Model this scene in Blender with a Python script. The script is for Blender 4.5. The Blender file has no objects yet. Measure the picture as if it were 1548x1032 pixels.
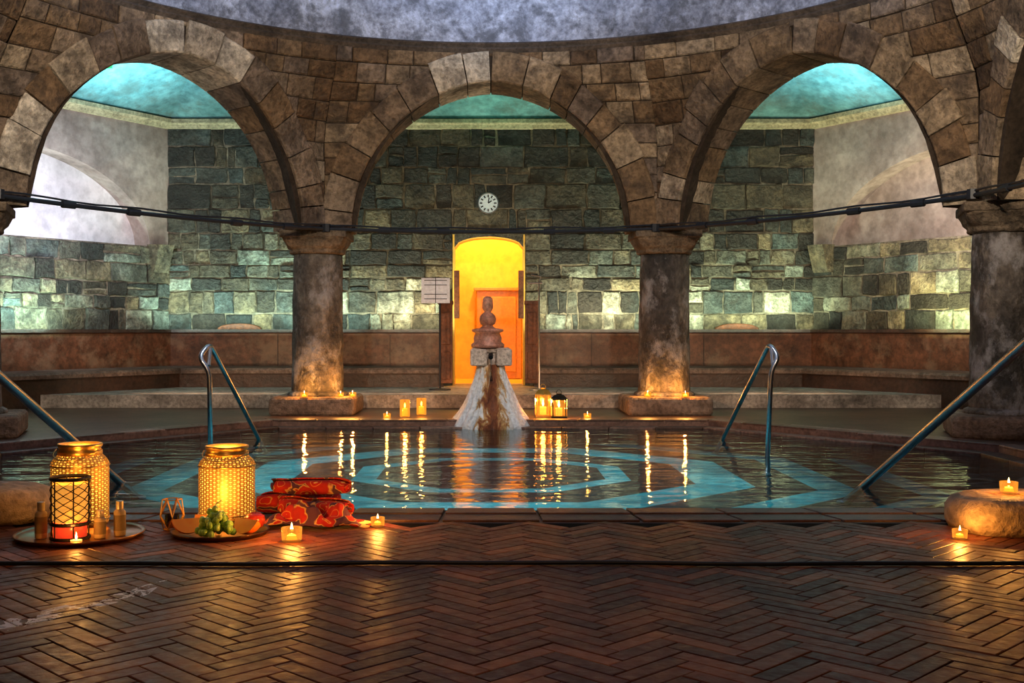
import bpy, bmesh, math, random
from mathutils import Vector, Matrix
random.seed(7)
R=random.Random(11)
scene=bpy.context.scene
F=1700.0
def PX(px,y): return (px-742.0)*y/F
def PZ(py,y): return .85-(py-500.0)*y/F
# ---------------------------------------------------------------- helpers
class MB:
    def __init__(s): s.v=[];s.f=[];s.r=[]
    def add(s,vs,fs,r=None):
        o=len(s.v)
        if r is None: r=random.random()
        s.v+= [tuple(v) for v in vs]; s.f+=[tuple(i+o for i in f) for f in fs]; s.r+=[r]*len(vs)
    def box(s,c,d,rz=0,r=None,taper=1.0):
        cx,cy,cz=c;dx,dy,dz=[k/2 for k in d];vs=[]
        ca,sa=math.cos(rz),math.sin(rz)
        for zz in(-1,1):
            t=taper if zz>0 else 1
            for x,y in((-1,-1),(1,-1),(1,1),(-1,1)):
                X,Y=x*dx*t,y*dy*t
                vs.append((cx+X*ca-Y*sa,cy+X*sa+Y*ca,cz+zz*dz))
        s.add(vs,[(3,2,1,0),(4,5,6,7),(0,1,5,4),(1,2,6,5),(2,3,7,6),(3,0,4,7)],r)
    def lathe(s,prof,n,c=(0,0,0),r=None,fn=None,cap=True):
        vs=[];m=len(prof)
        for (rr,z) in prof:
            for i in range(n):
                a=2*math.pi*i/n
                q=rr*(fn(a,z) if fn else 1)
                vs.append((c[0]+q*math.cos(a),c[1]+q*math.sin(a),c[2]+z))
        fs=[]
        for j in range(m-1):
            for i in range(n):
                k=(i+1)%n
                fs.append((j*n+i,j*n+k,(j+1)*n+k,(j+1)*n+i))
        if cap:
            fs.append(tuple(range(n-1,-1,-1)));fs.append(tuple((m-1)*n+i for i in range(n)))
        s.add(vs,fs,r)
    def tube(s,pts,rad,n=10,r=None,cap=True):
        pts=[Vector(p) for p in pts];vs=[];fs=[];m=len(pts);up=None
        for j,p in enumerate(pts):
            a=pts[max(j-1,0)];b=pts[min(j+1,m-1)]
            t=(b-a).normalized()
            if up is None:
                up=Vector((0,0,1)) if abs(t.z)<.9 else Vector((0,1,0))
            x=t.cross(up).normalized();y=x.cross(t).normalized();up=y
            rr=rad[j] if isinstance(rad,(list,tuple)) else rad
            for i in range(n):
                q=2*math.pi*i/n
                vs.append(tuple(p+x*math.cos(q)*rr+y*math.sin(q)*rr))
        for j in range(m-1):
            for i in range(n):
                k=(i+1)%n
                fs.append((j*n+i,j*n+k,(j+1)*n+k,(j+1)*n+i))
        if cap:
            fs.append(tuple(range(n)));fs.append(tuple((m-1)*n+i for i in range(n)))
        s.add(vs,fs,r)
    def sphere(s,c,rad,n=12,sc=(1,1,1),r=None):
        m=max(6,n//2+2)
        vs=[(c[0],c[1],c[2]-rad*sc[2])];fs=[]
        for j in range(1,m):
            a=-math.pi/2+math.pi*j/m
            for i in range(n):
                q=2*math.pi*i/n
                vs.append((c[0]+rad*sc[0]*math.cos(a)*math.cos(q),c[1]+rad*sc[1]*math.cos(a)*math.sin(q),c[2]+rad*sc[2]*math.sin(a)))
        vs.append((c[0],c[1],c[2]+rad*sc[2]));L=len(vs)-1
        for i in range(n):
            k=(i+1)%n
            fs.append((0,1+k,1+i));fs.append((L,1+(m-2)*n+i,1+(m-2)*n+k))
            for j in range(m-2):
                fs.append((1+j*n+i,1+j*n+k,1+(j+1)*n+k,1+(j+1)*n+i))
        s.add(vs,fs,r)
    def obj(s,name,mat,parent=None,smooth=False,bevel=0,seg=2,recalc=True):
        me=bpy.data.meshes.new(name);me.from_pydata(s.v,[],s.f)
        at=me.attributes.new('rnd','FLOAT','POINT');at.data.foreach_set('value',s.r)
        if recalc:
            bm=bmesh.new();bm.from_mesh(me);bmesh.ops.recalc_face_normals(bm,faces=bm.faces);bm.to_mesh(me);bm.free()
        if smooth:
            for p in me.polygons:p.use_smooth=True
        me.materials.append(mat);me.update()
        o=bpy.data.objects.new(name,me);scene.collection.objects.link(o)
        if parent:o.parent=parent
        if bevel:
            b=o.modifiers.new('bevel','BEVEL');b.width=bevel;b.segments=seg;b.limit_method='ANGLE'
        return o
def empty(name):
    e=bpy.data.objects.new(name,None);e.empty_display_size=.1;scene.collection.objects.link(e);return e
def lam(kind,name,loc,energy,col,aim=None,parent=None,**kw):
    l=bpy.data.lights.new(name,kind);l.energy=energy;l.color=col
    for k,v in kw.items():setattr(l,k,v)
    o=bpy.data.objects.new(name,l);o.location=loc;scene.collection.objects.link(o)
    if aim is not None:
        o.rotation_euler=(Vector(aim)-Vector(loc)).to_track_quat('-Z','Y').to_euler()
    if parent:o.parent=parent
    return o
# ---------------------------------------------------------------- materials
def nm(name):
    m=bpy.data.materials.new(name);m.use_nodes=True;nt=m.node_tree
    return m,nt,nt.nodes['Principled BSDF'],nt.nodes['Material Output']
def ramp(nt,cols,fac=None,interp='LINEAR'):
    n=nt.nodes.new('ShaderNodeValToRGB');cr=n.color_ramp;cr.interpolation=interp
    while len(cr.elements)>1:cr.elements.remove(cr.elements[-1])
    cr.elements[0].position=cols[0][0];cr.elements[0].color=(*cols[0][1],1)
    for p,c in cols[1:]:
        e=cr.elements.new(p);e.color=(*c,1)
    if fac is not None: nt.links.new(fac,n.inputs[0])
    return n
def g(v): return (v,v,v)
def noise(nt,scale,detail=6,rough=.6,vec=None,dist=0):
    n=nt.nodes.new('ShaderNodeTexNoise');n.inputs['Scale'].default_value=scale;n.inputs['Detail'].default_value=detail
    n.inputs['Roughness'].default_value=rough;n.inputs['Distortion'].default_value=dist
    if vec is not None: nt.links.new(vec,n.inputs['Vector'])
    return n
def mixc(nt,a,b,fac=1.0,mode='MULTIPLY'):
    n=nt.nodes.new('ShaderNodeMix');n.data_type='RGBA';n.blend_type=mode
    for s,k in((a,6),(b,7)):
        if isinstance(s,tuple): n.inputs[k].default_value=(*s,1)
        else: nt.links.new(s,n.inputs[k])
    if isinstance(fac,(int,float)): n.inputs[0].default_value=fac
    else: nt.links.new(fac,n.inputs[0])
    return n.outputs[2]
def mth(nt,op,a,b=None,c=None):
    n=nt.nodes.new('ShaderNodeMath');n.operation=op
    for i,s in enumerate((a,b,c)):
        if s is None: continue
        if isinstance(s,(int,float)): n.inputs[i].default_value=s
        else: nt.links.new(s,n.inputs[i])
    return n.outputs[0]
def coord(nt,scale=(1,1,1)):
    t=nt.nodes.new('ShaderNodeTexCoord');m=nt.nodes.new('ShaderNodeMapping');m.inputs['Scale'].default_value=scale
    nt.links.new(t.outputs['Object'],m.inputs['Vector']);return m.outputs[0]
def bump(nt,b,h,strength=.3,dist=.02):
    n=nt.nodes.new('ShaderNodeBump');n.inputs['Strength'].default_value=strength;n.inputs['Distance'].default_value=dist
    nt.links.new(h,n.inputs['Height']);nt.links.new(n.outputs[0],b.inputs['Normal']);return n
def stone(name,cols,rough=.8,mott=5,lo=.45,hi=1.25,bmp=.5,bd=.02,attr=True,tint=None,spec=.3,sc=(1,1,1),grain=.6):
    m,nt,b,o=nm(name);v=coord(nt,sc)
    if attr:
        a=nt.nodes.new('ShaderNodeAttribute');a.attribute_name='rnd';fac=a.outputs['Fac']
        n0=noise(nt,2.5,4,.6,v);fac=mth(nt,'ADD',mth(nt,'MULTIPLY',fac,.88),mth(nt,'MULTIPLY',n0.outputs[0],.12))
    else:
        fac=noise(nt,1.6,6,.65,v).outputs[0];fac=mth(nt,'MULTIPLY_ADD',fac,2.4,-.7)
    c=ramp(nt,cols,fac).outputs[0]
    n1=noise(nt,mott,7,.66,v,.4)
    c=mixc(nt,c,ramp(nt,[(.28,g(lo)),(.72,g(hi))],n1.outputs[0]).outputs[0])
    n2=noise(nt,mott*5,5,.6,v)
    c=mixc(nt,c,ramp(nt,[(.34,g(grain)),(.6,g(1.15))],n2.outputs[0]).outputs[0])
    if tint:
        n3=noise(nt,tint[1],7,.7,v)
        c=mixc(nt,c,tint[0],ramp(nt,[(.5,g(0)),(.62,g(tint[2]))],n3.outputs[0]).outputs[0],'MIX')
    nt.links.new(c,b.inputs['Base Color']);b.inputs['Roughness'].default_value=rough
    b.inputs['Specular IOR Level'].default_value=spec
    h=mth(nt,'ADD',n1.outputs[0],mth(nt,'MULTIPLY',n2.outputs[0],.6))
    bump(nt,b,h,bmp,bd)
    return m
def plain(name,col,rough=.5,metal=0,emit=None,es=0,spec=.5):
    m,nt,b,o=nm(name)
    n=noise(nt,30,4,.6,coord(nt))
    c=mixc(nt,col,ramp(nt,[(.3,g(.8)),(.7,g(1.1))],n.outputs[0]).outputs[0])
    nt.links.new(c,b.inputs['Base Color']);b.inputs['Roughness'].default_value=rough;b.inputs['Metallic'].default_value=metal
    b.inputs['Specular IOR Level'].default_value=spec
    if emit: b.inputs['Emission Color'].default_value=(*emit,1);b.inputs['Emission Strength'].default_value=es
    return m
def clearglass(name,tint=(.95,.97,1),rough=.03,fr=1.45,glow=None,gs=0):
    m,nt,b,o=nm(name);nt.nodes.remove(b)
    t=nt.nodes.new('ShaderNodeBsdfTransparent');t.inputs[0].default_value=(*tint,1)
    gl=nt.nodes.new('ShaderNodeBsdfGlossy');gl.inputs['Roughness'].default_value=rough
    f=nt.nodes.new('ShaderNodeFresnel');f.inputs[0].default_value=fr
    x=nt.nodes.new('ShaderNodeMixShader');nt.links.new(f.outputs[0],x.inputs[0]);nt.links.new(t.outputs[0],x.inputs[1]);nt.links.new(gl.outputs[0],x.inputs[2])
    out=x.outputs[0]
    if glow:
        em=nt.nodes.new('ShaderNodeEmission');em.inputs[0].default_value=(*glow,1);em.inputs[1].default_value=gs
        ad=nt.nodes.new('ShaderNodeAddShader');nt.links.new(out,ad.inputs[0]);nt.links.new(em.outputs[0],ad.inputs[1]);out=ad.outputs[0]
    nt.links.new(out,o.inputs[0]);return m

M_arch=stone('arch_stone',[(0,(.08,.05,.032)),(.2,(.18,.11,.06)),(.4,(.27,.185,.11)),(.55,(.20,.15,.12)),(.72,(.38,.28,.18)),(.88,(.50,.41,.31)),(1,(.82,.75,.64))],.85,4.5,.25,1.45,1.0,.05,tint=((.05,.037,.032),2.8,.6),grain=.55)
M_mortar=stone('mortar',[(0,(.03,.02,.014)),(1,(.07,.05,.035))],.95,5,attr=False)
M_back=stone('wall_stone',[(0,(.012,.013,.012)),(.14,(.045,.038,.028)),(.26,(.028,.036,.033)),(.38,(.12,.095,.055)),(.48,(.06,.08,.075)),(.58,(.20,.16,.09)),(.68,(.12,.17,.155)),(.78,(.36,.28,.15)),(.88,(.26,.32,.26)),(1,(.74,.66,.46))],.65,4.5,.18,1.6,1.0,.07,tint=((.025,.02,.014),2.4,.7),spec=.45,grain=.5)
M_backm=stone('wall_mortar',[(0,(.14,.12,.085)),(1,(.32,.29,.21))],.95,5,attr=False,tint=((.02,.018,.013),2.0,.85))
M_col=stone('column_stone',[(0,(.028,.027,.028)),(.4,(.09,.078,.073)),(.7,(.20,.165,.14)),(1,(.38,.33,.30))],.6,3.5,.22,1.45,1,.05,attr=False,tint=((.46,.44,.46),2.6,.65),sc=(1.3,1.3,.9))
M_cap=stone('capital_stone',[(0,(.08,.058,.042)),(1,(.36,.27,.19))],.8,8,.3,1.4,1,.04,attr=False)
M_plinth=stone('plinth_stone',[(0,(.18,.11,.08)),(1,(.50,.36,.27))],.7,6,.35,1.35,1,.04,attr=False)
M_plasL=stone('plaster_pale',[(0,(.60,.58,.60)),(1,(.84,.82,.84))],.9,1.6,.78,1.1,.3,.02,attr=False,grain=.85)
M_plasD=stone('plaster_beige',[(0,(.26,.20,.175)),(1,(.50,.42,.37))],.9,2,.65,1.15,.35,.02,attr=False,tint=((.24,.17,.13),1.8,.35),grain=.8)
M_teal=stone('vault_plaster',[(0,(.07,.21,.22)),(1,(.20,.42,.43))],.9,2,.45,1.25,.6,.04,attr=False,tint=((.10,.13,.11),3,.5),grain=.75)  # teal of the vault lighting is partly put into this plaster colour
M_dome=stone('dome_plaster',[(0,(.18,.21,.31)),(1,(.58,.64,.82))],.9,4,.25,1.4,.9,.05,attr=False,tint=((.10,.11,.14),4.5,.8),grain=.6)
M_corn=stone('cornice_cream',[(0,(.40,.35,.2)),(1,(.6,.54,.34))],.85,6,.6,1.15,.5,attr=False)
M_rim=stone('rim_stone',[(0,(.05,.04,.035)),(1,(.17,.13,.10))],.85,6,.5,1.2,.8,attr=False)
M_red=stone('red_marble',[(0,(.12,.045,.022)),(.5,(.22,.09,.04)),(1,(.32,.16,.085))],.38,4,.22,1.45,.4,.01,attr=True,spec=.5,tint=((.30,.20,.12),2.6,.45))
M_step=stone('step_stone',[(0,(.22,.18,.16)),(1,(.70,.62,.56))],.6,6,.3,1.3,.5,attr=False)
M_bench=stone('bench_stone',[(0,(.025,.012,.008)),(1,(.085,.038,.024))],.4,5,attr=False,spec=.5)
M_seat=stone('seat_stone',[(0,(.08,.05,.04)),(1,(.32,.22,.17))],.5,6,.3,1.3,.5,attr=False)
M_cope=stone('coping_stone',[(0,(.10,.045,.032)),(.5,(.20,.10,.075)),(1,(.40,.25,.20))],.4,7,.45,1.25,.5,.01,spec=.5)
M_floor=stone('floor_stone',[(0,(.06,.028,.018)),(1,(.18,.09,.058))],.4,6,.5,1.2,.4,.01,attr=False,spec=.4)
M_grout=plain('grout',(.006,.004,.003),.95,spec=.1)
M_tile,nt,b,o=nm('terracotta_tile')
a=nt.nodes.new('ShaderNodeAttribute');a.attribute_name='rnd'
v=coord(nt)
c=ramp(nt,[(0,(.08,.022,.009)),(.4,(.165,.048,.018)),(.75,(.26,.08,.03)),(1,(.38,.13,.05))],a.outputs['Fac']).outputs[0]
n1=noise(nt,4,8,.7,v);c=mixc(nt,c,ramp(nt,[(.3,g(.28)),(.7,g(1.3))],n1.outputs[0]).outputs[0])
sx=nt.nodes.new('ShaderNodeSeparateXYZ');nt.links.new(v,sx.inputs[0])
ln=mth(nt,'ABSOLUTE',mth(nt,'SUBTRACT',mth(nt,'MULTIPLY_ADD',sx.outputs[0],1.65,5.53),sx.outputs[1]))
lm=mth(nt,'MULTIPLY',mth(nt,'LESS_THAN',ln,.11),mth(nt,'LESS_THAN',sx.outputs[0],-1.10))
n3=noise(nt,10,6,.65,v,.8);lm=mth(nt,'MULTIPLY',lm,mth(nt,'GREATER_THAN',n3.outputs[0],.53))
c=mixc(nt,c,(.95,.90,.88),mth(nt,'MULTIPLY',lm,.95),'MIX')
nt.links.new(c,b.inputs['Base Color'])
n2=noise(nt,25,5,.6,v)
nt.links.new(ramp(nt,[(.3,g(.32)),(.7,g(.56))],n2.outputs[0]).outputs[0],b.inputs['Roughness'])
b.inputs['Specular IOR Level'].default_value=.25;b.inputs['Specular Tint'].default_value=(1,.78,.58,1)
bump(nt,b,mth(nt,'ADD',n1.outputs[0],n2.outputs[0]),.4,.008)
# pool floor pattern
M_pool,nt,b,o=nm('pool_mosaic')
v=coord(nt);sx=nt.nodes.new('ShaderNodeSeparateXYZ');nt.links.new(v,sx.inputs[0])
ax=mth(nt,'ABSOLUTE',sx.outputs[0]);ay=mth(nt,'ABSOLUTE',mth(nt,'SUBTRACT',sx.outputs[1],8.3))
d=mth(nt,'MAXIMUM',mth(nt,'MAXIMUM',ax,ay),mth(nt,'MULTIPLY',mth(nt,'ADD',ax,ay),.7071))
T=(.03,.62,.70);D=(.012,.014,.017)
c=ramp(nt,[(0,D),(.80/4,T),(.98/4,D),(1.40/4,T),(1.78/4,D),(2.15/4,T),(2.42/4,D),(2.75/4,T),(2.95/4,D)],mth(nt,'MULTIPLY',d,.25),'CONSTANT').outputs[0]
n1=noise(nt,8,5,.6,v);c=mixc(nt,c,ramp(nt,[(.3,g(.55)),(.7,g(1.2))],n1.outputs[0]).outputs[0])
n4=noise(nt,1.1,3,.5,v);c=mixc(nt,c,ramp(nt,[(.35,g(.45)),(.65,g(1.1))],n4.outputs[0]).outputs[0])
nt.links.new(c,b.inputs['Base Color'])
# water
M_water,nt,b,o=nm('water');nt.nodes.remove(b)
t=nt.nodes.new('ShaderNodeBsdfTransparent');t.inputs[0].default_value=(.85,.97,.98,1)
gl=nt.nodes.new('ShaderNodeBsdfGlossy');gl.inputs['Roughness'].default_value=.015
f=nt.nodes.new('ShaderNodeFresnel');f.inputs[0].default_value=1.38
v=coord(nt,(1,2.6,1));n1=noise(nt,2.2,2,.5,v,.4);n2=noise(nt,7,2,.5,v)
bp=nt.nodes.new('ShaderNodeBump');bp.inputs['Strength'].default_value=.5;bp.inputs['Distance'].default_value=.024
nt.links.new(mth(nt,'ADD',n1.outputs[0],mth(nt,'MULTIPLY',n2.outputs[0],.25)),bp.inputs['Height'])
nt.links.new(bp.outputs[0],gl.inputs['Normal'])
x=nt.nodes.new('ShaderNodeMixShader');nt.links.new(f.outputs[0],x.inputs[0]);nt.links.new(t.outputs[0],x.inputs[1]);nt.links.new(gl.outputs[0],x.inputs[2])
nt.links.new(x.outputs[0],o.inputs[0])
M_steel=plain('steel',(.50,.51,.55),.3,1)
M_iron=plain('iron',(.02,.024,.034),.45,.3)
M_gold=plain('brass',(.95,.55,.14),.36,1)
M_black=plain('black_metal',(.02,.016,.014),.4,.6)
M_glass=clearglass('glass')
M_amber=clearglass('amber_glass_glow',(1,.78,.45),glow=(1,.36,.04),gs=.26)  # glow emission stands in for candlelight caught in the glass
M_wax=plain('wax',(.9,.7,.4),.5,0,(1,.38,.05),.9)  # warm emission imitates wax lit by its flame
M_flame=plain('flame',(1,.8,.4),.5,0,(1,.55,.14),22)
M_wood=stone('dark_wood',[(0,(.10,.03,.012)),(1,(.30,.10,.04))],.45,6,attr=False)
M_white=plain('white_paper',(.80,.85,1),.7)
M_clock=plain('clock_face',(.75,.9,.95),.5,0,(.5,.85,.9),.10)  # faint emission of its own brightens the face
M_redglass=plain('red_candle',(.6,.03,.015),.3,0,(1,.06,.015),.7)
M_yel=stone('yellow_plaster',[(0,(.80,.48,.08)),(1,(.93,.64,.14))],.8,2,.94,1.03,.1,attr=False,grain=.95)
# ---------------------------------------------------------------- room shell
ROOM=[(-4.18,14.6),(4.18,14.6),(7.2,9.77),(7.2,-2.0),(-7.2,-2.0),(-7.2,9.77)]
POOL=[(-2.05,10.6),(2.05,10.6),(3.75,8.3),(3.75,7.3),(2.32,5.33),(-2.32,5.33),(-3.75,7.3),(-3.75,8.3)]
def ray(poly,c,a):
    dx,dy=math.cos(a),math.sin(a);best=None
    for i in range(len(poly)):
        x1,y1=poly[i];x2,y2=poly[(i+1)%len(poly)]
        ex,ey=x2-x1,y2-y1;den=dx*ey-dy*ex
        if abs(den)<1e-9:continue
        t=((x1-c[0])*ey-(y1-c[1])*ex)/den;s=((x1-c[0])*dy-(y1-c[1])*dx)/den
        if t>0 and -1e-6<=s<=1+1e-6 and(best is None or t<best):best=t
    return (c[0]+dx*best,c[1]+dy*best)
def angs(c,polys,n=96):
    A=[2*math.pi*i/n-math.pi for i in range(n)]
    for p in polys:A+=[math.atan2(y-c[1],x-c[0]) for x,y in p]
    return sorted(set(round(a,6) for a in A))
def loft(rings,name,mat,parent=None,smooth=False):
    mb=MB();n=len(rings[0]);vs=[p for r in rings for p in r];fs=[]
    for j in range(len(rings)-1):
        for i in range(n):
            k=(i+1)%n;fs.append((j*n+i,j*n+k,(j+1)*n+k,(j+1)*n+i))
    mb.add(vs,fs);return mb.obj(name,mat,parent,smooth)
pc=(0,7.9);A=angs(pc,[ROOM,POOL])
def scl(poly,k):
    out=[];n=len(poly)
    for i in range(n):
        p0=Vector(poly[i-1]);p1=Vector(poly[i]);p2=Vector(poly[(i+1)%n])
        d1=(p1-p0).normalized();d2=(p2-p1).normalized()
        n1=Vector((-d1.y,d1.x));n2=Vector((-d2.y,d2.x))
        b=(n1+n2).normalized();out.append(tuple(p1+b*k/max(.3,b.dot(n1))))
    return out
loft([[(*ray(POOL,pc,a),-.004) for a in A],[(*ray(ROOM,pc,a),-.004) for a in A]],'floor',M_floor)
pool=empty('octagonal_pool')
mb=MB();mb.add([(x,y,-.20) for x,y in POOL],[tuple(range(8))]);mb.obj('pool_bottom',M_pool,pool)
loft([[(x,y,-.20) for x,y in POOL],[(x,y,0) for x,y in POOL]],'basin_wall',M_cope,pool)
mb=MB()
for k0,k1,zt,zb in((0,.14,.012,-.004),(.15,.30,.006,-.004),(-.16,-.004,-.045,-.2)):
    a0=scl(POOL,k0);a1=scl(POOL,k1)
    for i in range(8):
        j=(i+1)%8;L=(Vector(a0[j])-Vector(a0[i])).length;n=max(1,round(L/.42))
        if k0<0 and i==4: continue
        for q in range(n):
            t0=q/n+.0015;t1=(q+1)/n-.0015
            P=[Vector(a0[i]).lerp(Vector(a0[j]),t0),Vector(a0[i]).lerp(Vector(a0[j]),t1),Vector(a1[i]).lerp(Vector(a1[j]),t1),Vector(a1[i]).lerp(Vector(a1[j]),t0)]
            mb.add([(p.x,p.y,zb) for p in P]+[(p.x,p.y,zt) for p in P],[(4,5,6,7),(0,1,5,4),(1,2,6,5),(2,3,7,6),(3,0,4,7)],(random.random()*.5 if i==4 else random.random()))
mb.obj('coping',M_cope,pool,bevel=.004)
mb=MB();mb.add([(x,y,-.06) for x,y in scl(POOL,-.002)],[tuple(range(8))]);mb.obj('water_surface',M_water,pool)
# herringbone floor in front
mb=MB();W=.06;n=4;ca=math.sqrt(.5)
near=scl(POOL,.31)
def inpoly(p,poly):
    x,y=p;c=False
    for i in range(len(poly)):
        x1,y1=poly[i];x2,y2=poly[i-1]
        if (y1>y)!=(y2>y) and x<(x2-x1)*(y-y1)/(y2-y1)+x1:c=not c
    return c
for k in range(-90,160):
    for m in range(-30,31):
        for typ in(0,1):
            if typ==0:x0,y0,w,h=k+2*n*m,k,n,1
            else:x0,y0,w,h=k+n+2*n*m,k+1-n,1,n
            gp=.035
            co=[(x0+gp,y0+gp),(x0+w-gp,y0+gp),(x0+w-gp,y0+h-gp),(x0+gp,y0+h-gp)]
            ci=[(x0+.08,y0+.08),(x0+w-.08,y0+.08),(x0+w-.08,y0+h-.08),(x0+.08,y0+h-.08)]
            def rt(p):return ((p[0]-p[1])*ca*W,(p[0]+p[1])*ca*W)
            co=[rt(p) for p in co];ci=[rt(p) for p in ci]
            cx=sum(p[0] for p in co)/4;cy=sum(p[1] for p in co)/4
            if abs(cx)>5 or cy<.6 or cy>6.6:continue
            if any(inpoly(p,near) for p in co):continue
            dz=random.uniform(0,.0015);tx=random.uniform(-.008,.008);ty=random.uniform(-.008,.008)
            top=[(p[0],p[1],.004+dz+(p[0]-cx)*tx+(p[1]-cy)*ty) for p in ci]
            mid=[(p[0],p[1],.0028+dz) for p in co];bot=[(p[0],p[1],-.003) for p in co]
            mb.add(top+mid+bot,[(0,1,2,3)]+[(4+i,4+(i+1)%4,(i+1)%4,i) for i in range(4)]+[(8+i,8+(i+1)%4,4+(i+1)%4,4+i) for i in range(4)])
mb.obj('floor_herringbone_tiles',M_tile,recalc=True)
mb=MB();mb.add([(-5.1,.5,-.001),(5.1,.5,-.001),(5.1,4.98,-.001),(-5.1,4.98,-.001)],[(0,1,2,3)]);mb.obj('floor_grout',M_grout)

def block_wall(mb,P,u0,u1,z0,z1,hr,wr,low=None,segs=None,gap=.006,dep=.03,jit=.015,bias=None,cj=0,split=0):
    z=z0
    while z<z1-.01:
        zt=z+R.uniform(*hr)
        if z1-zt<hr[0]*.6:zt=z1
        for (s0,s1) in (segs(z,zt) if segs else [(u0,u1)]):
            u=s0
            while u<s1-.01:
                ue=u+wr[0]+(wr[1]-wr[0])*R.random()**1.3
                if s1-ue<wr[0]*.6:ue=s1
                a,bb,c,dd=u+gap,ue-gap,z+gap,zt-gap
                if low:
                    K=7;us=[a+(bb-a)*i/K for i in range(K+1)];lo=[max(c,low(q)) for q in us]
                    ok=[l<dd-.02 for l in lo]
                    idx=[i for i in range(K+1) if ok[i]]
                    if len(idx)>=2:
                        runs=[];cur=[idx[0]]
                        for i in idx[1:]:
                            if i==cur[-1]+1:cur.append(i)
                            else:runs.append(cur);cur=[i]
                        runs.append(cur)
                        for run in runs:
                            if len(run)>=2: emit(mb,P,[(us[i],lo[i]) for i in run]+[(us[i],dd) for i in reversed(run)],dep,jit,bias,0)
                elif R.random()<split:
                    if R.random()<.6 :
                        zm=c+(dd-c)*R.uniform(.35,.65)
                        emit(mb,P,[(a,c),(bb,c),(bb,zm-gap),(a,zm-gap)],dep,jit,bias,cj);emit(mb,P,[(a,zm+gap),(bb,zm+gap),(bb,dd),(a,dd)],dep,jit,bias,cj)
                    else:
                        um=a+(bb-a)*R.uniform(.3,.7)
                        emit(mb,P,[(a,c),(um-gap,c),(um-gap,dd),(a,dd)],dep,jit,bias,cj);emit(mb,P,[(um+gap,c),(bb,c),(bb,dd),(um+gap,dd)],dep,jit,bias,cj)
                else:
                    emit(mb,P,[(a,c),(bb,c),(bb,dd),(a,dd)],dep,jit,bias,cj)
                u=ue
        z=zt
def emit(mb,P,poly,dep,jit,bias,cj):
    if cj:
        q=[];n=len(poly)
        for i in range(n):
            a=poly[i];b=poly[(i+1)%n]
            q.append((a[0]+R.uniform(-cj,cj),a[1]+R.uniform(-cj,cj)))
            for t in(.33,.67):
                q.append((a[0]+(b[0]-a[0])*t+R.uniform(-cj,cj)*.7,a[1]+(b[1]-a[1])*t+R.uniform(-cj,cj)*.7))
        poly=q
    n=len(poly);cu=sum(p[0] for p in poly)/n;cz=sum(p[1] for p in poly)/n
    mu=max(p[0] for p in poly)-min(p[0] for p in poly);mz=max(p[1] for p in poly)-min(p[1] for p in poly)
    e=.012;su=max(.5,1-2*e/max(mu,.02));sz=max(.5,1-2*e/max(mz,.02))
    d=R.uniform(0,jit);r=R.random()
    if bias:r=bias(cu,cz,r)
    fr=[P(cu+(p[0]-cu)*su,cz+(p[1]-cz)*sz,d) for p in poly]
    md=[P(p[0],p[1],d-.010) for p in poly];bk=[P(p[0],p[1],-dep) for p in poly]
    mb.add(fr+md+bk,[tuple(range(n))]+[(n+i,n+(i+1)%n,(i+1)%n,i) for i in range(n)]+[(2*n+i,2*n+(i+1)%n,n+(i+1)%n,n+i) for i in range(n)],r)

# back wall
DL,DR,DT=-.47,.42,2.12
wb=empty('wall_back')
mb=MB()
Yb=14.606
def rect(mb,x0,x1,z0,z1,y): mb.add([(x0,y,z0),(x1,y,z0),(x1,y,z1),(x0,y,z1)],[(0,1,2,3)])
rect(mb,-4.25,DL,-.05,4.2,Yb);rect(mb,DR,4.25,-.05,4.2,Yb);rect(mb,DL,DR,DT,4.2,Yb)
mb.obj('mortar_bed',M_backm,wb)
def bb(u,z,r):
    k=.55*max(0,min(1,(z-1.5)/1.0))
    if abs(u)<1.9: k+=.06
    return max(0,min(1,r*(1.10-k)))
mb=MB()
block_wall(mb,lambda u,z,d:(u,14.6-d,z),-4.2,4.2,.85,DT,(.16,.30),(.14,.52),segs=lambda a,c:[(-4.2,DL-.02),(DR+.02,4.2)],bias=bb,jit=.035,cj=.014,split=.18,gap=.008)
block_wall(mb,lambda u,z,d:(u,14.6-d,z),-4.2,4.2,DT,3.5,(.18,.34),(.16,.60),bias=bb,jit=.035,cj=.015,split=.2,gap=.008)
mb.obj('ashlar_blocks',M_back,wb)
mb=MB();N=16;vs=[]
hd=lambda t:1.93+.14*math.sqrt(max(0,1-(2*t-1)**2))
for i in range(N+1):
    t=i/N;x=DL+(DR-DL)*t;vs+=[(x,14.57,hd(t)),(x,14.57,DT+.02)]
mb.add(vs,[(2*i,2*i+2,2*i+3,2*i+1) for i in range(N)],.40);mb.obj('door_lintel',M_back,wb)
mb=MB();vs=[]
for i in range(N+1):
    t=i/N;x=DL+(DR-DL)*t;vs+=[(x,14.57,hd(t)),(x,15.0,hd(t)),(x,15.0,DT+.6)]
mb.add(vs,[q for i in range(N) for q in((3*i,3*i+1,3*i+4,3*i+3),(3*i+1,3*i+2,3*i+5,3*i+4))])
mb.box((DL-.012,14.79,1.05),(.024,.42,2.1));mb.box((DR+.012,14.79,1.05),(.024,.42,2.1))
mb.obj('door_reveal',M_yel,wb)
hall=empty('lit_hallway')
mb=MB()
x0,x1,y0,y1,z0,z1=-1.1,1.1,15.0,16.6,.145,2.7
mb.add([(x0,y0,z0),(x1,y0,z0),(x1,y1,z0),(x0,y1,z0),(x0,y0,z1),(x1,y0,z1),(x1,y1,z1),(x0,y1,z1)],[(0,1,2,3),(4,5,6,7),(1,2,6,5),(2,3,7,6),(3,0,4,7)])
mb.obj('hallway_walls',M_yel,hall)
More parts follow.
